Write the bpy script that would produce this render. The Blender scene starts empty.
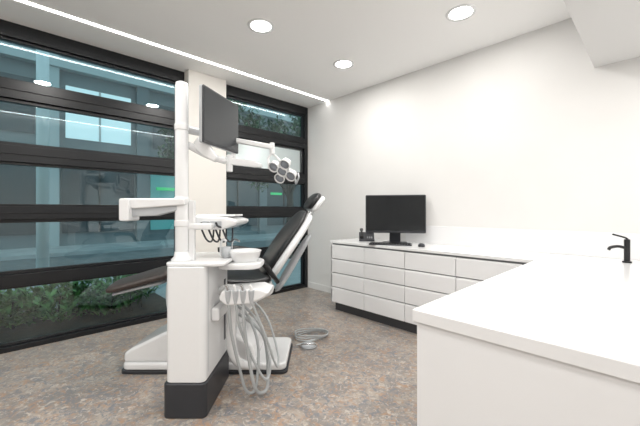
import bpy, bmesh, math, random
from mathutils import Vector, Matrix
random.seed(7)
S = bpy.context.scene
COL = S.collection
ANG = math.radians(46.3)
EQ = Matrix.Rotation(ANG, 4, 'Z')      # orientation of the dental equipment in the room

# ---------------------------------------------------------------- materials
def mat(name, col, rough=0.5, metal=0.0, emis=None, es=0.0, coat=0.0, spec=None):
    m = bpy.data.materials.new(name); m.use_nodes = True
    b = m.node_tree.nodes['Principled BSDF']
    b.inputs['Base Color'].default_value = (*col, 1)
    b.inputs['Roughness'].default_value = rough
    b.inputs['Metallic'].default_value = metal
    b.inputs['Coat Weight'].default_value = coat
    if spec is not None: b.inputs['Specular IOR Level'].default_value = spec
    if emis:
        b.inputs['Emission Color'].default_value = (*emis, 1)
        b.inputs['Emission Strength'].default_value = es
    return m

def noise_mat(name, c1, c2, scale, rough, bump=0.0, detail=4):
    m = mat(name, c1, rough); nt = m.node_tree; b = nt.nodes['Principled BSDF']
    tc = nt.nodes.new('ShaderNodeTexCoord'); n = nt.nodes.new('ShaderNodeTexNoise')
    n.inputs['Scale'].default_value = scale; n.inputs['Detail'].default_value = detail
    r = nt.nodes.new('ShaderNodeValToRGB')
    r.color_ramp.elements[0].position = .35; r.color_ramp.elements[1].position = .65
    r.color_ramp.elements[0].color = (*c1, 1); r.color_ramp.elements[1].color = (*c2, 1)
    nt.links.new(tc.outputs['Object'], n.inputs['Vector']); nt.links.new(n.outputs['Fac'], r.inputs['Fac'])
    nt.links.new(r.outputs['Color'], b.inputs['Base Color'])
    if bump:
        bp = nt.nodes.new('ShaderNodeBump'); bp.inputs['Strength'].default_value = bump
        nt.links.new(n.outputs['Fac'], bp.inputs['Height']); nt.links.new(bp.outputs['Normal'], b.inputs['Normal'])
    return m

def floor_mat():
    m = mat('vinyl_floor', (.4, .35, .3), .33); nt = m.node_tree; b = nt.nodes['Principled BSDF']
    tc = nt.nodes.new('ShaderNodeTexCoord')
    def ns(scale, det, p0, p1, dist=0, rg=.6):
        n = nt.nodes.new('ShaderNodeTexNoise'); n.inputs['Scale'].default_value = scale; n.inputs['Roughness'].default_value = rg
        n.inputs['Detail'].default_value = det; n.inputs['Distortion'].default_value = dist
        r = nt.nodes.new('ShaderNodeValToRGB'); r.color_ramp.elements[0].position = p0; r.color_ramp.elements[1].position = p1
        nt.links.new(tc.outputs['Object'], n.inputs['Vector']); nt.links.new(n.outputs['Fac'], r.inputs['Fac'])
        return r
    def mix(f, a, c):
        x = nt.nodes.new('ShaderNodeMix'); x.data_type = 'RGBA'
        nt.links.new(f, x.inputs[0])
        for i, v in ((6, a), (7, c)):
            if isinstance(v, tuple): x.inputs[i].default_value = (*v, 1)
            else: nt.links.new(v, x.inputs[i])
        return x.outputs[2]
    a = ns(4.5, 8, .40, .60, 1.2); c = ns(17, 7, .50, .60, 1.8, .7); d = ns(26, 6, .53, .64, 1.2, .7); e = ns(10, 8, .50, .61, 2.0, .7)
    o = mix(a.outputs[0], (.235, .215, .20), (.39, .335, .285))
    o = mix(e.outputs[0], o, (.39, .25, .165))
    o = mix(c.outputs[0], o, (.19, .20, .22))
    o = mix(d.outputs[0], o, (.50, .45, .395))
    nt.links.new(o, b.inputs['Base Color'])
    return m

def glass_mat():
    m = bpy.data.materials.new('tinted_window_glass'); m.use_nodes = True; nt = m.node_tree
    nt.nodes.clear(); out = nt.nodes.new('ShaderNodeOutputMaterial')
    t = nt.nodes.new('ShaderNodeBsdfTransparent'); t.inputs[0].default_value = (.50, .73, .76, 1)
    g = nt.nodes.new('ShaderNodeBsdfGlossy'); g.inputs['Roughness'].default_value = .0; g.inputs[0].default_value = (.85, .95, .97, 1)
    f = nt.nodes.new('ShaderNodeFresnel'); f.inputs[0].default_value = 2.0
    x = nt.nodes.new('ShaderNodeMixShader')
    nt.links.new(f.outputs[0], x.inputs[0]); nt.links.new(t.outputs[0], x.inputs[1]); nt.links.new(g.outputs[0], x.inputs[2])
    nt.links.new(x.outputs[0], out.inputs[0]); return m

M_WALL = noise_mat('wall_paint', (.745, .735, .72), (.76, .75, .735), 3, .7)
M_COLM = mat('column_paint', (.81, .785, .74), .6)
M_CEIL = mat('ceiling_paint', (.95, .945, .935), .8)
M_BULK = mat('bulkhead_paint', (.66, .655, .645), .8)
M_FLOOR = floor_mat()
M_BLK = mat('black_aluminium', (.009, .010, .012), .3, spec=.45)
M_GLASS = glass_mat()
M_LAM = mat('white_laminate', (.82, .82, .825), .22)
M_SOLID = mat('white_solid_surface', (.81, .81, .812), .18)
M_GAP = mat('drawer_shadow_gap', (.22, .23, .24), .6)
M_KICK = mat('kick_plate_grey', (.05, .05, .055), .5)
M_WP = mat('white_enamel', (.83, .835, .84), .25, coat=.3)
M_GP = mat('light_grey_plastic', (.48, .50, .52), .4)
M_DG = mat('dark_grey_plastic', (.03, .032, .038), .4)
M_LEA = noise_mat('black_leather', (.009, .009, .010), (.014, .014, .015), 60, .35, .05)
M_BRN = noise_mat('dark_brown_leather', (.03, .022, .018), (.045, .03, .025), 60, .4, .1)
M_SCR = mat('screen_black', (.010, .012, .014), .12)
M_SCR2 = mat('screen_grey', (.045, .05, .055), .18)
M_HOSE = mat('grey_hose', (.42, .44, .45), .45)
M_CHR = mat('brushed_metal', (.6, .61, .62), .25, 1)
M_LENS = mat('lamp_lens', (.22, .24, .27), .1)
M_LED = mat('led_diffuser', (1, 1, 1), .5, emis=(1, .985, .96), es=11)
M_MBLK = mat('matt_black_tap', (.012, .012, .013), .4)

# ---------------------------------------------------------------- mesh helpers
def finish(name, bm, m, smooth=False, xf=None, bevel=0, seg=3, subsurf=0):
    bmesh.ops.recalc_face_normals(bm, faces=bm.faces)
    me = bpy.data.meshes.new(name); bm.to_mesh(me); bm.free()
    if xf is not None: me.transform(xf)
    me.materials.append(m)
    o = bpy.data.objects.new(name, me); COL.objects.link(o)
    if bevel:
        md = o.modifiers.new('bevel', 'BEVEL'); md.width = bevel; md.segments = seg; md.limit_method = 'ANGLE'; md.angle_limit = math.radians(35)
        wn = o.modifiers.new('wn', 'WEIGHTED_NORMAL'); wn.keep_sharp = True
        smooth = True
    if subsurf:
        md = o.modifiers.new('sub', 'SUBSURF'); md.levels = subsurf; md.render_levels = subsurf; smooth = True
    if smooth:
        for p in me.polygons: p.use_smooth = True
    return o

def box(name, a, b, m, bevel=0, xf=None, seg=3):
    bm = bmesh.new(); bmesh.ops.create_cube(bm, size=1)
    for v in bm.verts:
        v.co = Vector(((a[i] + b[i]) / 2 + v.co[i] * (b[i] - a[i])) for i in range(3))
    return finish(name, bm, m, xf=xf, bevel=bevel, seg=seg)

def prism(name, poly, axis, lo, hi, m, bevel=0, xf=None, seg=3):
    """extrude 2D polygon; axis = 'x','y','z' the extrusion axis"""
    bm = bmesh.new()
    def P(u, v, w):
        return {'x': (w, u, v), 'y': (u, w, v), 'z': (u, v, w)}[axis]
    A = [bm.verts.new(P(u, v, lo)) for u, v in poly]; B = [bm.verts.new(P(u, v, hi)) for u, v in poly]
    n = len(poly); bm.faces.new(A); bm.faces.new(B[::-1])
    for i in range(n): bm.faces.new((A[i], A[(i + 1) % n], B[(i + 1) % n], B[i]))
    return finish(name, bm, m, xf=xf, bevel=bevel, seg=seg)

def rrect(x0, y0, x1, y1, r, n=6):
    pts = []
    for cx, cy, a0 in ((x1 - r, y1 - r, 0), (x0 + r, y1 - r, 90), (x0 + r, y0 + r, 180), (x1 - r, y0 + r, 270)):
        for k in range(n + 1):
            a = math.radians(a0 + 90 * k / n); pts.append((cx + r * math.cos(a), cy + r * math.sin(a)))
    return pts

def cyl(name, p, q, r, m, r2=None, xf=None, bevel=0, n=28):
    p, q = Vector(p), Vector(q); d = q - p
    bm = bmesh.new(); bmesh.ops.create_cone(bm, cap_ends=True, segments=n, radius1=r, radius2=r if r2 is None else r2, depth=d.length)
    R = d.to_track_quat('Z', 'Y').to_matrix().to_4x4()
    bm.transform(Matrix.Translation((p + q) / 2) @ R)
    o = finish(name, bm, m, xf=xf, bevel=bevel or 0.0015, seg=2); return o

def lathe(name, prof, m, loc=(0, 0, 0), xf=None, n=36, rot=None, sx=1, sy=1):
    bm = bmesh.new(); rings = []
    for r, z in prof:
        rings.append([bm.verts.new((sx * r * math.cos(2 * math.pi * k / n), sy * r * math.sin(2 * math.pi * k / n), z)) for k in range(n)])
    for a, b in zip(rings, rings[1:]):
        for k in range(n): bm.faces.new((a[k], a[(k + 1) % n], b[(k + 1) % n], b[k]))
    bm.faces.new(rings[0]); bm.faces.new(rings[-1])
    M = Matrix.Translation(loc)
    if rot is not None: M = M @ rot
    bm.transform(M); return finish(name, bm, m, smooth=True, xf=xf)

def tube(name, pts, r, m, xf=None, smooth=True, n=10, rad=None):
    """sweep round section along Catmull-Rom path"""
    P = [Vector(p) for p in pts]; path = []; rr = []
    if smooth and len(P) > 2:
        E = [2 * P[0] - P[1]] + P + [2 * P[-1] - P[-2]]
        for i in range(1, len(E) - 2):
            for k in range(8):
                t = k / 8; a, b, c, d = E[i - 1:i + 3]
                path.append(.5 * ((2 * b) + (c - a) * t + (2 * a - 5 * b + 4 * c - d) * t * t + (3 * b - a - 3 * c + d) * t ** 3))
                rr.append((rad[i - 1] * (1 - t) + rad[i] * t) if rad else r)
        path.append(P[-1]); rr.append(rad[-1] if rad else r)
    else: path = P; rr = rad or [r] * len(P)
    bm = bmesh.new(); rings = []; up = Vector((0.13, 0.31, 0.94)).normalized(); prev = None
    for i, p in enumerate(path):
        t = (path[min(i + 1, len(path) - 1)] - path[max(i - 1, 0)]).normalized()
        if prev is None: prev = t.cross(up).normalized()
        u = (prev - t * prev.dot(t)).normalized(); prev = u; v = t.cross(u)
        rings.append([bm.verts.new(p + rr[i] * (math.cos(2 * math.pi * k / n) * u + math.sin(2 * math.pi * k / n) * v)) for k in range(n)])
    for a, b in zip(rings, rings[1:]):
        for k in range(n): bm.faces.new((a[k], a[(k + 1) % n], b[(k + 1) % n], b[k]))
    bm.faces.new(rings[0]); bm.faces.new(rings[-1])
    return finish(name, bm, m, smooth=True, xf=xf)

def pad(name, prof, m, xf=None, offset=0.0, n=20, e=3.2):
    """cushion loft. prof: (s, z, width, thick). s,z in the x/z plane, width along y"""
    bm = bmesh.new(); rings = []; pp = [Vector((p[0], 0, p[1])) for p in prof]
    for i, (s, z, w, th) in enumerate(prof):
        t = (pp[min(i + 1, len(pp) - 1)] - pp[max(i - 1, 0)]).normalized()
        nr = Vector((-t.z, 0, t.x))
        c = pp[i] + nr * offset; ring = []
        for k in range(n):
            a = 2 * math.pi * k / n; ca, sa = math.cos(a), math.sin(a)
            x = math.copysign(abs(ca) ** (2 / e), ca) * w / 2; y = math.copysign(abs(sa) ** (2 / e), sa) * th / 2
            ring.append(bm.verts.new(c + Vector((0, x, 0)) + nr * y))
        rings.append(ring)
    for a, b in zip(rings, rings[1:]):
        for k in range(n): bm.faces.new((a[k], a[(k + 1) % n], b[(k + 1) % n], b[k]))
    bm.faces.new(rings[0]); bm.faces.new(rings[-1])
    return finish(name, bm, m, xf=xf, subsurf=1)

def group(name, parts, pivot):
    e = bpy.data.objects.new(name, None); e.empty_display_size = .1; COL.objects.link(e); e.location = pivot
    for p in parts:
        p.parent = e; p.matrix_parent_inverse = Matrix.Translation(-Vector(pivot))
    return e

def join(name, objs):
    bpy.ops.object.select_all(action='DESELECT')
    for o in objs: o.select_set(True)
    bpy.context.view_layer.objects.active = objs[0]
    bpy.ops.object.convert(target='MESH'); bpy.ops.object.join()
    objs[0].name = name; objs[0].data.name = name
    return objs[0]

# ---------------------------------------------------------------- room shell
XW, YW, H = -3.79, 3.36, 2.79
XR, YN = 3.0, -3.0
box('floor', (XW - .15, YN - .15, -.1), (XR + .15, YW + .15, 0), M_FLOOR)
box('ceiling', (XW - .15, YN - .15, H), (XR + .15, YW + .15, H + .12), M_CEIL)
box('wall_back', (XW - .15, YW, 0), (XR + .15, YW + .15, H), M_WALL)
box('wall_right', (XR, YN, 0), (XR + .15, YW, H), M_WALL)
box('wall_near', (XW - .15, YN - .15, 0), (XR + .15, YN, H), M_WALL)
box('wall_left', (XW - .15, 1.46, 0), (XW + .12, 1.92, H), M_COLM, .004)
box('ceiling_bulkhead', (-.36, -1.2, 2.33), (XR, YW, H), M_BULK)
box('baseboard_back', (XW + .01, YW - .012, 0), (-2.76, YW, .09), M_WALL, .002)

def window(name, y0, y1, mull=()):
    parts = []; xo, xi = XW - .10, XW + .0
    fr = .06
    def b(n, a, c, m=M_BLK, bv=.003): parts.append(box(n, a, c, m, bv))
    b('jamb_a', (xo, y0, 0), (xi, y0 + fr, H)); b('jamb_b', (xo, y1 - fr, 0), (xi, y1, H))
    rails = [(0, .045), (.55, .65), (1.12, 1.23), (1.61, 1.75), (2.15, 2.30), (2.665, H)]
    for i, (a, c) in enumerate(rails):
        b(f'rail_{i}', (xo, y0 + fr, a), (xi + .0, y1 - fr, c))
        if 1 < i < 5: b(f'rail_cap_{i}', (xi - .001, y0 + fr, (a + c) / 2 - .004), (xi + .010, y1 - fr, (a + c) / 2 + .004), bv=.001)
    edges = [y0 + fr] + list(mull) + [y1 - fr]
    for i, y in enumerate(mull): b(f'mullion_{i}', (xo, y - .05, 0), (xi + .002, y + .05, H))
    for i in range(5):
        za, zb = rails[i][1], rails[i + 1][0]
        for j in range(len(edges) - 1):
            ya, yb = edges[j] + (.05 if j else 0), edges[j + 1] - (.05 if j < len(edges) - 2 else 0)
            f = .022
            if i in (1, 3):   # opening sashes: extra slim inner frame
                f = .03
            b(f'sash_{i}_{j}_b', (xo + .02, ya, za), (xi - .03, yb, za + f)); b(f'sash_{i}_{j}_t', (xo + .02, ya, zb - f), (xi - .03, yb, zb))
            b(f'sash_{i}_{j}_l', (xo + .02, ya, za), (xi - .03, ya + f, zb)); b(f'sash_{i}_{j}_r', (xo + .02, yb - f, za), (xi - .03, yb, zb))
            g = bmesh.new(); vs = [g.verts.new(p) for p in ((xo + .04, ya, za), (xo + .04, yb, za), (xo + .04, yb, zb), (xo + .04, ya, zb))]
            g.faces.new(vs); parts.append(finish(f'glass_{i}_{j}', g, M_GLASS))
    group(name, parts, (XW, (y0 + y1) / 2, 0))
window('window_1', YN, 1.46, (-.75,))
window('window_2', 1.92, YW)

# ceiling lights
box('trim_led_strip', (-3.367, YN, H - .004), (-3.333, YW - .001, H + .001), M_LED)
box('trim_led_strip.001', (-.42, -1.2, H - .004), (-.39, 2.7, H + .001), M_LED)
k = 0
for x, en in ((-2.38, 12.5), (-1.11, 8.6), (.4, 8.0), (1.8, 8.6)):
    for y in (2.63, 1.57, .3, -.9, -2.1):  # few fittings are in view; the unseen rest are added for ambient light
        if x > -.4 and y > -1.3: zc = 2.33
        else: zc = H
        ring = lathe('trim_ring', [(.088, .004), (.088, -.006), (.098, -.009), (.112, -.006), (.114, .0), (.114, .004)], M_LAM, (x, y, zc))
        disc = lathe('diffuser', [(.089, .0), (.089, -.003), (.05, -.004), (.001, -.004)], M_LED, (x, y, zc))
        L = bpy.data.lights.new('lamp', 'AREA'); L.shape = 'DISK'; L.size = .16; L.energy = en; L.color = (1, .975, .94)
        lo = bpy.data.objects.new('lamp', L); COL.objects.link(lo); lo.location = (x, y, zc - .008)
        group('ceiling_downlight' if k == 0 else f'ceiling_downlight.{k:03d}', [ring, disc, lo], (x, y, zc)); k += 1

# ---------------------------------------------------------------- drawer cabinet (back wall)
CT = .83
parts = []
X0, XE, YF = -2.74, -.72, 2.80
parts.append(box('carcass', (X0 + .004, YF + .02, .1), (-.642, YW - .003, CT - .03), M_GAP))
parts.append(box('side_panel', (X0, YF, .1), (X0 + .018, YW - .003, CT - .03), M_LAM, .001))
parts.append(box('kick_plate', (X0 + .03, YF + .05, 0), (-.642, YW - .01, .1), M_KICK))
cw = (XE - X0) / 4
zr = [.105, .29, .46, .625, .797]
for c in range(4):
    for r in range(4):
        xa = X0 + c * cw + .003; xb = X0 + (c + 1) * cw - .003
        za = zr[r]; zb = zr[r + 1] - .010
        # front with a chamfered finger-pull along its upper edge
        parts.append(prism(f'drawer_{c}_{r}', [(YF, za), (YF, zb - .012), (YF + .012, zb), (YF + .02, zb), (YF + .02, za)], 'x', xa, xb, M_LAM, .0012, seg=2))
parts.append(box('worktop', (X0 - .012, YF - .005, CT - .025), (-.642, YW - .003, CT), M_SOLID, .002))
group('drawer_cabinet', parts, (-1.7, 3.1, 0))
box('trim_splashback', (-2.05, YW - .02, CT), (XR, YW - .001, 1.025), M_LAM, .002)

# ---------------------------------------------------------------- peninsula counter
PX, PY = -.638, 1.085
parts = [box('body', (PX + .012, PY + .012, .0), (XR - .01, YF + .5, CT - .045), M_LAM, .002)]
top = box('worktop', (PX, PY, CT - .045), (XR - .01, YW - .022, CT + .0005), M_SOLID)
cut = box('basin_cut', (.02, 2.75, CT - .16), (.5, 3.12, CT + .1), M_SOLID, .03)
for oo, tgt in ((cut, top), (cut, parts[0])):
    md = tgt.modifiers.new('basin', 'BOOLEAN'); md.object = oo; md.operation = 'DIFFERENCE'; md.solver = 'EXACT'
    bpy.context.view_layer.objects.active = tgt; bpy.ops.object.modifier_apply(modifier='basin') if tgt is top else None
bpy.context.view_layer.objects.active = parts[0]
for md in list(parts[0].modifiers):
    if md.type == 'BOOLEAN': bpy.ops.object.modifier_apply(modifier=md.name)
bpy.data.objects.remove(cut)
bv = top.modifiers.new('bevel', 'BEVEL'); bv.width = .003; bv.segments = 2; bv.limit_method = 'ANGLE'
parts.append(top)
group('peninsula_counter', parts, (1, 2, 0))

# tap
tx, ty = -.16, 3.13; d = Vector((-.69, -.72, 0))
def tp(a, z): return (tx + d.x * a, ty + d.y * a, z)
parts = [cyl('base', (tx, ty, CT + .001), (tx, ty, CT + .012), .026, M_MBLK), cyl('body', (tx, ty, CT + .01), (tx, ty, CT + .165), .017, M_MBLK, bevel=.004),
         tube('spout', [tp(0, CT + .10), tp(.06, CT + .115), tp(.115, CT + .108), tp(.13, CT + .092)], .010, M_MBLK),
         tube('lever', [tp(-.005, CT + .165), tp(.02, CT + .178), tp(.10, CT + .20)], .006, M_MBLK)]
group('basin_tap', parts, (tx, ty, CT))

# ---------------------------------------------------------------- desktop computer, keyboard, mouse, phone
def T(loc, a): return Matrix.Translation(loc) @ Matrix.Rotation(a, 4, 'Z')
MX = T((-2.02, 3.08, CT + .001), math.radians(37))
parts = [prism('shell', rrect(-.325, .115, .325, .535, .012), 'y', -.012, .018, M_DG, .004, MX),
         box('screen', (-.315, -.0135, .14), (.315, -.011, .526), M_SCR, xf=MX),
         prism('stand_neck', [(.015, .2), (.035, .2), (.09, .01), (.06, .01)], 'x', -.06, .06, M_DG, .003, MX),
         prism('stand_foot', rrect(-.13, -.06, .13, .12, .02), 'z', 0, .012, M_DG, .003, MX)]
group('computer_monitor', parts, (-2.02, 3.08, CT))
KX = T((-1.98, 2.925, CT + .0005), math.radians(30))
parts = [prism('case', rrect(-.22, -.07, .22, .07, .01), 'z', 0, .014, M_DG, .003, KX)]
keys = []
for r in range(5):
    for c in range(15):
        keys.append(box('k', (-.21 + c * .028, -.06 + r * .0245, .013), (-.21 + c * .028 + .023, -.06 + r * .0245 + .02, .021), M_MBLK, xf=KX))
parts.append(join('keys', keys)); group('keyboard', parts, (-1.98, 2.925, CT))
QX = T((-1.66, 3.0, CT + .0005), math.radians(40))
parts = [lathe('body', [(.001, 0), (.032, 0), (.034, .012), (.028, .026), (.014, .034), (.001, .035)], M_DG, xf=QX, sy=1.6), ]
parts.append(cyl('scroll_wheel', Vector((-.004, .03, .028)), Vector((.004, .03, .028)), .008, M_GP, xf=QX))
group('computer_mouse', parts, (-1.66, 3.0, CT))
PXm = T((-2.45, 3.12, CT + .0005), math.radians(40))
parts = [prism('base', [(-.1, 0), (.1, 0), (.1, .09), (.06, .1), (-.1, .02)], 'x', -.09, .09, M_DG, .006, PXm),
         tube('handset', [(-.06, -.08, .045), (-.06, -.05, .075), (-.06, .03, .12), (-.06, .08, .125)], .016, M_MBLK, xf=PXm, rad=[.022, .014, .014, .022]),
         box('display', (0, .03, .085), (.07, .055, .13), M_SCR2, .003, xf=PXm)]
kk = [box('k', (.0 + i * .024, -.07 + j * .024, .034 + j * .008), (.018 + i * .024, -.053 + j * .024, .044 + j * .008), M_GP, .002, xf=PXm) for i in range(3) for j in range(4)]
parts.append(join('keypad', kk)); group('desk_telephone', parts, (-2.45, 3.12, CT))

# ---------------------------------------------------------------- dental delivery unit  (local: x right, y depth, z up)
U = EQ
def W(x, y, z=0): return tuple(EQ @ Vector((x, y, z)))
parts = []
A = parts.append
A(prism('plinth', rrect(-.905, 1.865, -.655, 2.36, .03), 'z', 0.0, .20, M_DG, .008, U))
A(prism('cabinet_body', rrect(-.895, 1.875, -.665, 2.36, .035), 'z', .2, .87, M_WP, .006, U))
A(box('door_seam', (-.6655, 1.93, .24), (-.6635, 1.938, .86), M_GP, xf=U))
A(box('side_recess', (-.6655, 2.25, .30), (-.6625, 2.285, .72), M_DG, .001, U))
A(prism('top_shelf', rrect(-.91, 1.885, -.56, 2.38, .05), 'z', .87, .893, M_WP, .008, U))
A(prism('spittoon_deck', rrect(-.66, 2.02, -.38, 2.30, .09), 'z', .825, .865, M_WP, .012, U))
A(lathe('spittoon_bowl', [(.03, -.05), (.07, -.03), (.10, .02), (.108, .05), (.112, .058), (.105, .06), (.095, .045), (.06, .0), (.01, -.015)], M_WP, (-.50, 2.15, .875), U))
A(tube('rinse_spout', [(-.60, 2.22, .88), (-.60, 2.22, .97), (-.58, 2.21, 1.00), (-.54, 2.18, .99)], .007, M_CHR, U))
A(tube('cup_filler', [(-.64, 2.10, .88), (-.64, 2.10, .98), (-.62, 2.09, 1.01), (-.60, 2.08, 1.00)], .008, M_WP, U))
A(lathe('cup', [(.022, 0), (.03, .07), (.028, .07), (.02, .005)], M_GP, (-.60, 2.08, .894), U))
# mast
mx, my = -.838, 1.97
A(lathe('mast', [(.036, .88), (.038, .91), (.038, 1.95), (.034, 1.968), (.02, 1.976), (.001, 1.977)], M_WP, (mx, my, 0), U))
A(lathe('mast_foot', [(.06, .89), (.06, .905), (.045, .92), (.04, .95)], M_WP, (mx, my, 0), U))
A(box('cable_channel', (-.80, 1.975, .89), (-.765, 2.005, 1.26), M_WP, .006, U))
for z in (1.12, 1.26, 1.70): A(cyl(f'collar_{z}', (mx, my, z - .02), (mx, my, z + .02), .042, M_WP, xf=U, bevel=.005))
# instrument table arm, left
A(prism('table_arm', [(-1.175, 1.215), (-1.175, 1.262), (-1.16, 1.27), (-.80, 1.27), (-.80, 1.23), (-1.1, 1.208)], 'y', 1.92, 2.0, M_WP, .008, U))
A(prism('table_end_block', rrect(-1.178, 1.135, -1.12, 1.268, .012), 'y', 1.90, 2.02, M_WP, .006, U))
A(prism('table_underside', [(-1.13, 1.16), (-1.13, 1.21), (-.84, 1.23), (-.84, 1.20), (-.98, 1.165)], 'y', 1.935, 1.985, M_GP, .006, U))
# doctor delivery head right of mast, on arm
A(box('head_arm', (-.82, 1.97, 1.08), (-.66, 2.03, 1.12), M_WP, .012, U))
A(prism('delivery_head', [(-.86, 1.10), (-.86, 1.14), (-.80, 1.165), (-.60, 1.155), (-.52, 1.135), (-.53, 1.105), (-.62, 1.075), (-.80, 1.075)], 'y', 2.05, 2.40, M_WP, .018, U))
A(prism('delivery_tray', rrect(-.82, 2.12, -.56, 2.38, .03), 'z', 1.158, 1.17, M_WP, .004, U))
A(box('control_panel', (-.74, 2.042, 1.095), (-.62, 2.051, 1.13), M_GP, .003, U))
for i in range(4):
    x = -.76 + i * .045
    A(tube(f'handpiece_{i}', [(x, 2.06, 1.09), (x - .01, 2.02, 1.10), (x - .012, 1.99, 1.12)], .007, M_DG if i % 2 else M_CHR, U))
    A(tube(f'handpiece_hose_{i}', [(x, 2.07, 1.09), (x + .01, 2.14, 1.01), (x + .02, 2.2, .985), (x + .01, 2.28, 1.01), (x, 2.33, 1.09)], .006, M_DG, U))
# assistant element
A(tube('assistant_arm', [(-.67, 2.15, .66), (-.60, 2.10, .70), (-.52, 2.05, .70), (-.46, 2.02, .69)], .022, M_WP, U))
A(prism('assistant_tray', [(-.61, .665), (-.59, .715), (-.36, .73), (-.30, .705), (-.33, .675), (-.42, .635), (-.56, .625)], 'y', 1.94, 2.14, M_WP, .015, U))
HO = [  # (x start, list of free points)
 (-.55, [(-.54, 1.98, .45), (-.50, 2.03, .20), (-.47, 2.06, .06), (-.43, 2.09, .03), (-.41, 2.12, .10), (-.42, 2.18, .32), (-.52, 2.24, .50), (-.665, 2.27, .56)]),
 (-.505, [(-.49, 1.97, .50), (-.42, 2.02, .28), (-.36, 2.06, .14), (-.33, 2.09, .13), (-.33, 2.13, .22), (-.40, 2.18, .42), (-.52, 2.23, .54), (-.665, 2.26, .60)]),
 (-.46, [(-.46, 1.96, .52), (-.44, 2.00, .30), (-.41, 2.04, .09), (-.37, 2.08, .03), (-.34, 2.12, .08), (-.38, 2.20, .34), (-.54, 2.26, .46), (-.665, 2.28, .50)]),
 (-.41, [(-.385, 1.96, .58), (-.33, 1.99, .42), (-.29, 2.04, .26), (-.27, 2.08, .20), (-.28, 2.13, .28), (-.36, 2.19, .48), (-.50, 2.24, .60), (-.665, 2.25, .64)])]
for i, (x, fp) in enumerate(HO):
    A(cyl(f'suction_holder_{i}', (x, 1.955, .64), (x, 1.94, .722), .016, M_GP, r2=.019, xf=U))
    A(tube(f'suction_handle_{i}', [(x, 1.945, .65), (x, 1.935, .73), (x - .01, 1.93, .755)], .009, M_WP if i % 2 else M_CHR, U))
    A(tube(f'suction_hose_{i}', [(x, 1.955, .64)] + fp, (.0095, .008, .0105, .007)[i], M_HOSE, U))
A(tube('water_manifold', [(-.67, 2.24, .62), (-.61, 2.22, .58), (-.60, 2.2, .48), (-.60, 2.2, .30), (-.57, 2.2, .19), (-.50, 2.2, .15), (-.40, 2.22, .14)], .03, M_WP, U, rad=[.03, .034, .034, .034, .032, .028, .026]))
A(box('side_panel', (-.665, 1.98, .52), (-.615, 2.22, .60), M_WP, .012, U))
# hoses on the left side
for i in range(2):
    A(tube(f'left_hose_{i}', [(-.895, 2.10 + .03 * i, .80), (-.94 - .02 * i, 2.08, .76), (-.965 - .015 * i, 2.08, .66), (-.955 - .01 * i, 2.08, .55), (-.93, 2.10, .52), (-.895, 2.12, .56)], .007, M_HOSE, U))
group('dental_delivery_unit', parts, W(-.77, 2.1))

# patient monitor on mast
MM = EQ @ Matrix.Translation((-.652, 2.15, 1.78)) @ Matrix.Rotation(math.radians(75.5), 4, 'Z')
parts = [prism('housing', rrect(-.215, -.175, .215, .175, .012), 'y', 0, .022, M_GP, .006, MM),
         prism('bezel', rrect(-.214, -.174, .214, .174, .01), 'y', -.008, .0, M_DG, .002, MM),
         box('screen', (-.206, -.0095, -.162), (.206, -.0075, .165), M_SCR2, xf=MM),
         cyl('vesa_mount', EQ @ Vector((-.68, 2.16, 1.70)), EQ @ Vector((-.74, 2.13, 1.70)), .045, M_WP, bevel=.006),
         tube('bracket', [(-.825, 2.012, 1.70), (-.80, 2.06, 1.70), (-.76, 2.11, 1.70), (-.72, 2.14, 1.70)], .024, M_WP, EQ),
         prism('handle', [(-.79, 1.62), (-.76, 1.66), (-.69, 1.60), (-.64, 1.53), (-.66, 1.50), (-.72, 1.53), (-.79, 1.585)], 'y', 2.02, 2.08, M_WP, .012, EQ)]
group('patient_monitor', parts, W(-.64, 2.15, 1.6))

# operating lamp
parts = [cyl('arm_pivot', (-.64, 2.30, 1.47), (-.64, 2.30, 1.59), .022, M_WP, xf=EQ, bevel=.006),
         tube('arm_root', [(-.81, 2.0, 1.60), (-.74, 2.12, 1.56), (-.66, 2.26, 1.54)], .022, M_WP, EQ),
         prism('lower_arm', [(-.67, 1.525), (-.67, 1.575), (-.46, 1.545), (-.41, 1.525), (-.41, 1.50), (-.46, 1.50)], 'y', 2.28, 2.32, M_WP, .008, EQ),
         prism('spring_arm', [(-.62, 1.685), (-.62, 1.72), (-.40, 1.68), (-.33, 1.67), (-.33, 1.635), (-.40, 1.645)], 'y', 2.32, 2.355, M_WP, .008, EQ),
         cyl('post', (-.62, 2.33, 1.56), (-.62, 2.33, 1.71), .015, M_WP, xf=EQ),
         cyl('elbow', (-.345, 2.34, 1.60), (-.345, 2.34, 1.685), .018, M_WP, xf=EQ, bevel=.005),
         tube('yoke', [(-.345, 2.34, 1.61), (-.37, 2.33, 1.57), (-.365, 2.32, 1.52), (-.34, 2.30, 1.49)], .008, M_WP, EQ),
         tube('yoke_b', [(-.345, 2.34, 1.61), (-.31, 2.36, 1.58), (-.27, 2.36, 1.53)], .008, M_WP, EQ)]
LM = EQ @ Matrix.Translation((-.262, 2.28, 1.475)) @ Matrix.Rotation(math.radians(28), 4, 'Y') @ Matrix.Rotation(math.radians(-48), 4, 'X')
for i, (a, b) in enumerate(((0, .0), (.068, .0), (-.068, .0), (0, .065), (0, -.065))):
    parts.append(lathe(f'reflector_{i}', [(.012, .04), (.026, .03), (.038, .0), (.040, -.018), (.036, -.019), (.03, -.005), (.01, .012)], M_WP, (a, b, 0), LM, n=24))
    parts.append(lathe(f'lens_{i}', [(.031, -.012), (.025, -.0165), (.001, -.018)], M_LENS, (a, b, 0), LM, n=24))
parts.append(prism('lamp_frame', rrect(-.10, -.03, .10, .03, .025), 'z', .008, .032, M_WP, .004, LM))
parts.append(prism('lamp_frame_cross', rrect(-.03, -.095, .03, .095, .025), 'z', .008, .032, M_WP, .004, LM))
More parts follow.
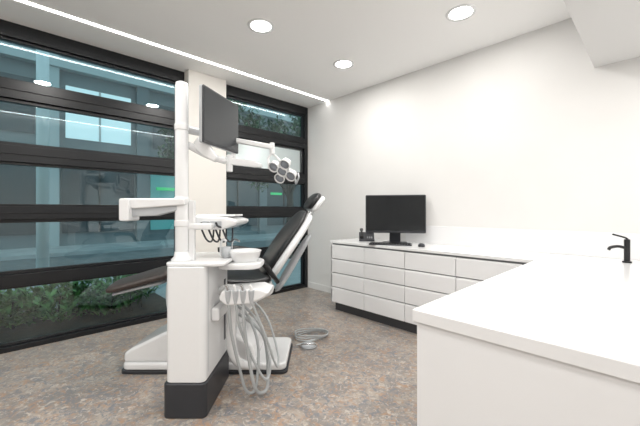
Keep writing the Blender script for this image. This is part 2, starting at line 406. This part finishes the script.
parts.append(tube('handle', [(.105, -.03, .02), (.125, -.03, -.02), (.125, .03, -.02), (.105, .03, .02)], .006, M_GP, LM))
group('dental_operating_lamp', parts, W(-.27, 2.3, 1.47))

# ---------------------------------------------------------------- dental chair
CH = EQ @ Matrix.Translation((-.75, 2.66, 0)) @ Matrix.Rotation(math.radians(18), 4, 'Z')
parts = []; A = parts.append
A(prism('base_plate_rim', rrect(-1.47, 2.37, -.24, 2.90, .05), 'z', .0, .022, M_DG, .003, EQ))
A(prism('base_plate', rrect(-1.46, 2.38, -.25, 2.89, .05), 'z', .022, .075, M_WP, .015, EQ))
A(prism('pump_cover', [(-1.455, .07), (-1.455, .14), (-1.40, .175), (-1.14, .30), (-.90, .32), (-.62, .28), (-.50, .2), (-.47, .07)], 'y', 2.40, 2.87, M_WP, .025, EQ))
A(prism('lift_arm', [(-.95, .22), (-.70, .20), (-.48, .50), (-.50, .56), (-.74, .56), (-.80, .46)], 'y', 2.56, 2.76, M_WP, .03, EQ))
A(prism('seat_carrier', [(-.42, .60), (-.38, .52), (-.1, .47), (.22, .47), (.34, .52), (.36, .60)], 'y', -.17, .17, M_WP, .03, CH))
A(pad('leg_rest', [(-.83, .635, .34, .03), (-.82, .637, .37, .055), (-.70, .66, .40, .065), (-.56, .70, .43, .07), (-.44, .725, .45, .07), (-.42, .727, .45, .05)], M_BRN, CH))
A(pad('leg_rest_shell', [(-.80, .60, .32, .02), (-.78, .61, .34, .03), (-.56, .66, .38, .035), (-.42, .68, .40, .04)], M_GP, CH))
A(pad('seat_cushion', [(-.43, .725, .44, .05), (-.41, .72, .47, .08), (-.2, .675, .50, .09), (.05, .635, .52, .095), (.22, .63, .52, .09), (.30, .66, .50, .08), (.32, .67, .48, .05)], M_LEA, CH))
A(pad('seat_shell', [(-.40, .665, .42, .04), (-.2, .61, .48, .06), (.05, .565, .52, .075), (.24, .555, .52, .075), (.36, .60, .46, .06)], M_WP, CH))
back = [(.29, .655, .34, .05), (.305, .68, .42, .08), (.36, .78, .50, .085), (.44, .90, .54, .08), (.53, 1.02, .52, .075), (.61, 1.12, .42, .065), (.645, 1.165, .30, .05), (.655, 1.178, .20, .03)]
A(pad('backrest_cushion', [(a, b, w - .02, t * .85) for a, b, w, t in back], M_LEA, CH, offset=.022, e=2.6))
A(pad('backrest_shell', [(a, b, w + .06, t * 1.1) for a, b, w, t in back], M_WP, CH, offset=-.022, e=2.6))
A(pad('backrest_spine', [(.30, .55, .12, .04), (.40, .70, .14, .05), (.52, .90, .13, .05), (.62, 1.05, .10, .04)], M_GP, CH, offset=-.10))
head = [(.685, 1.20, .16, .03), (.69, 1.21, .24, .055), (.72, 1.26, .28, .065), (.765, 1.31, .26, .06), (.785, 1.33, .18, .03)]
A(pad('headrest_cushion', head, M_LEA, CH, offset=.02, e=2.5))
A(pad('headrest_shell', [(a, b, w + .05, t * 1.1) for a, b, w, t in head], M_WP, CH, offset=-.018, e=2.5))
A(tube('headrest_post', [(.66, 0, 1.08), (.70, 0, 1.16), (.74, 0, 1.24)], .018, M_CHR, CH))
for sy, nm in ((-1, 'armrest_a'), (1, 'armrest_b')):
    A(tube(nm, [(.36, sy * .26, .64), (.30, sy * .30, .72), (.22, sy * .31, .815), (.08, sy * .31, .845), (-.08, sy * .31, .84)], .022, M_LEA, CH, rad=[.018, .02, .026, .03, .024]))
group('dental_chair', parts, W(-.75, 2.66))

# foot control with cable
parts = [lathe('pedal', [(.07, .001), (.075, .010), (.065, .018), (.035, .026), (.01, .028)], M_GP, (-.10, 2.86, 0), EQ),
         tube('hoop', [(-.165, 2.85, .015), (-.15, 2.80, .045), (-.10, 2.78, .055), (-.05, 2.80, .045), (-.035, 2.85, .015)], .007, M_CHR, EQ)]
c = [(-.20, 2.82, .03)]
for i in range(30):
    a = i * .62; r = .13 + .03 * math.sin(i * 1.3); c.append((-.08 + r * math.cos(a), 3.06 + r * math.sin(a), .010 + .0016 * i))
parts.append(tube('cable', c, .0055, M_HOSE, EQ))
group('foot_control_pedal', parts, W(-.08, 2.92))

# ---------------------------------------------------------------- street outside
M_ROAD = noise_mat('asphalt', (.14, .15, .16), (.19, .20, .21), 6, .8)
M_PAVE = noise_mat('paving', (.34, .35, .36), (.42, .43, .44), 2, .8)
M_SOIL = noise_mat('soil', (.03, .022, .016), (.05, .04, .03), 20, .9)
M_FAC = noise_mat('facade_render', (.12, .145, .16), (.18, .20, .21), .6, .7)
M_FCOL = mat('facade_concrete', (.42, .45, .46), .7)
M_DWIN = mat('facade_glazing', (.04, .055, .065), .08)
M_TEAL = mat('shop_light_teal', (.1, .3, .3), .5, emis=(.15, .5, .48), es=.25)
M_GRN = mat('green_sign_light', (.05, .4, .1), .5, emis=(.05, .9, .35), es=.5)
M_WARM = mat('window_glow', (.5, .5, .5), .5, emis=(.7, .85, .9), es=.8)
M_POLE = mat('galvanised_pole', (.65, .68, .70), .5)
def leafmat(n, a, b):
    return noise_mat(n, a, b, 9, .5)
M_LEAF = leafmat('hedge_leaves', (.06, .16, .04), (.24, .48, .12))
M_LEAF2 = leafmat('tree_leaves', (.015, .06, .03), (.07, .19, .08))
box('pavement', (-7.5, -14, -.2), (XW - .16, 16, -.04), M_PAVE)
box('road', (-11.8, -14, -.3), (-7.62, 16, -.12), M_ROAD)
box('road_marking', (-8.1, -14, -.119), (-8.0, 16, -.117), M_FCOL)
box('far_pavement', (-14.0, -14, -.2), (-11.81, 16, -.02), M_PAVE)
box('kerb', (-7.615, -14, -.2), (-7.505, 16, -.03), M_FCOL)
box('planting_bed', (-5.0, -6, -.039), (-4.0, 1.5, .02), M_SOIL)

def leaves(name, n, gen, size, m):
    bm = bmesh.new()
    for i in range(n):
        p = gen(); s = size * random.uniform(.6, 1.3)
        R = Matrix.Rotation(random.uniform(0, 6.28), 3, 'Z') @ Matrix.Rotation(random.uniform(-1.1, 1.1), 3, 'X')
        q = [Vector(v) for v in ((0, -1, 0), (.38, -.2, .12), (.3, .5, .1), (0, 1, -.05), (-.3, .5, .1), (-.38, -.2, .12))]
        vs = [bm.verts.new(p + R @ (v * s)) for v in q]
        bm.faces.new(vs)
    return finish(name, bm, m)
cl = [(random.uniform(-4.7, -4.25), -3.2 + 4.4 * (i + random.random()) / 56, random.uniform(.18, .38)) for i in range(56)]
def hg():
    c = random.choice(cl); r = .22
    v = Vector((random.gauss(0, 1), random.gauss(0, 1), random.gauss(0, .8))).normalized() * r * random.uniform(.5, 1)
    p = Vector(c) + v; p.x = min(p.x, -4.05); p.z = max(p.z, .08); return p
hd = leaves('leaves', 9000, hg, .048, M_LEAF)
st = [tube(f'stem_{i}', [(c[0], c[1], .021), (c[0] + .03, c[1] - .02, c[2] * .6), (c[0], c[1], c[2] + .1)], .006, M_SOIL, n=6) for i, c in enumerate(cl)]
group('shrub_hedge', [hd, join('stems', st)], (-4.5, -1, .021))
def tree(name, x, y, h, r, n):
    tr = tube('trunk', [(x, y, -.03), (x + .05, y, h * .5), (x - .04, y + .05, h)], .1, M_SOIL, rad=[.12, .09, .05])
    br = [tube(f'branch_{i}', [(x, y, h * .6), (x + r * .5 * math.cos(i * 1.3), y + r * .5 * math.sin(i * 1.3), h * .9), (x + r * .8 * math.cos(i * 1.3), y + r * .8 * math.sin(i * 1.3), h * 1.1)], .03, M_SOIL, rad=[.04, .025, .01]) for i in range(5)]
    cc = [Vector((x + random.uniform(-r, r), y + random.uniform(-r, r), h + random.uniform(-.7 * r, r))) for _ in range(14)]
    def g():
        c = random.choice(cc); return c + Vector((random.gauss(0, 1), random.gauss(0, 1), random.gauss(0, 1))).normalized() * r * .45 * random.uniform(.3, 1)
    lv = leaves('leaves', n, g, .07, M_LEAF2); group(name, [tr, lv] + br, (x, y, -.03))
tree('street_tree', -6.6, 3.1, 2.6, .75, 3500)
tree('street_tree.001', -6.6, 5.2, 2.5, .8, 3500)
# street lamp
parts = [tube('pole', [(-6.2, .35, -.039), (-6.2, .35, 5.4)], .075, M_POLE, smooth=False, n=20), cyl('base', (-6.2, .35, -.039), (-6.2, .35, .35), .11, M_POLE),
         tube('arm', [(-6.2, .35, 5.3), (-6.5, .35, 5.6), (-7.2, .35, 5.7)], .04, M_POLE), box('lantern', (-7.6, .25, 5.66), (-7.1, .45, 5.74), M_POLE, .02)]
group('street_lamp', parts, (-6.2, .35, -.039))
# building across
parts = [box('facade', (-14.6, -14, -.05), (-14.2, 16, 10), M_FAC)]
for i in range(11):
    y = -13 + i * 2.8
    parts.append(box(f'pier_{i}', (-14.2, y - .22, -.05), (-14.01, y + .22, 10), M_FCOL if i % 2 else M_FAC, .01))
    parts.append(box(f'shopfront_{i}', (-14.2, y + .3, .4), (-14.14, y + 2.5, 2.7), M_DWIN if i % 3 else M_TEAL))
    parts.append(box(f'mull_{i}', (-14.15, y + 1.36, .4), (-14.08, y + 1.42, 2.7), M_BLK))
    for f in range(2):
        parts.append(box(f'upper_window_{i}_{f}', (-14.2, y + .4, 3.7 + 2.9 * f), (-14.15, y + 2.4, 5.5 + 2.9 * f), M_WARM if (i * 3 + f) % 5 == 0 else M_DWIN))
        parts.append(box(f'upper_mull_{i}_{f}', (-14.16, y + 1.36, 3.7 + 2.9 * f), (-14.1, y + 1.42, 5.5 + 2.9 * f), M_FCOL))
    if i % 2 == 0: parts.append(box(f'sign_{i}', (-14.13, y + .5, 2.0), (-14.05, y + 1.2, 2.12), M_GRN, .01))
for z in (2.9, 6.0, 8.9): parts.append(box(f'slab_{z}', (-14.2, -14, z), (-13.9, 16, z + .35), M_FCOL, .01))
group('building_across_street', parts, (-14.4, 1, -.05))

# ---------------------------------------------------------------- world, camera
w = bpy.data.worlds.new('dusk_sky'); S.world = w; w.use_nodes = True
bg = w.node_tree.nodes['Background']; bg.inputs[0].default_value = (.64, .77, .82, 1); bg.inputs[1].default_value = 1.6
cam = bpy.data.cameras.new('camera'); co = bpy.data.objects.new('camera', cam); COL.objects.link(co)
co.location = (0, 0, 1.2); co.rotation_euler = (math.radians(90), 0, ANG)
cam.lens = 325 / 640 * 36; cam.sensor_width = 36; cam.shift_y = -3 / 640; cam.clip_start = .02
S.camera = co
S.view_settings.view_transform = 'Standard'
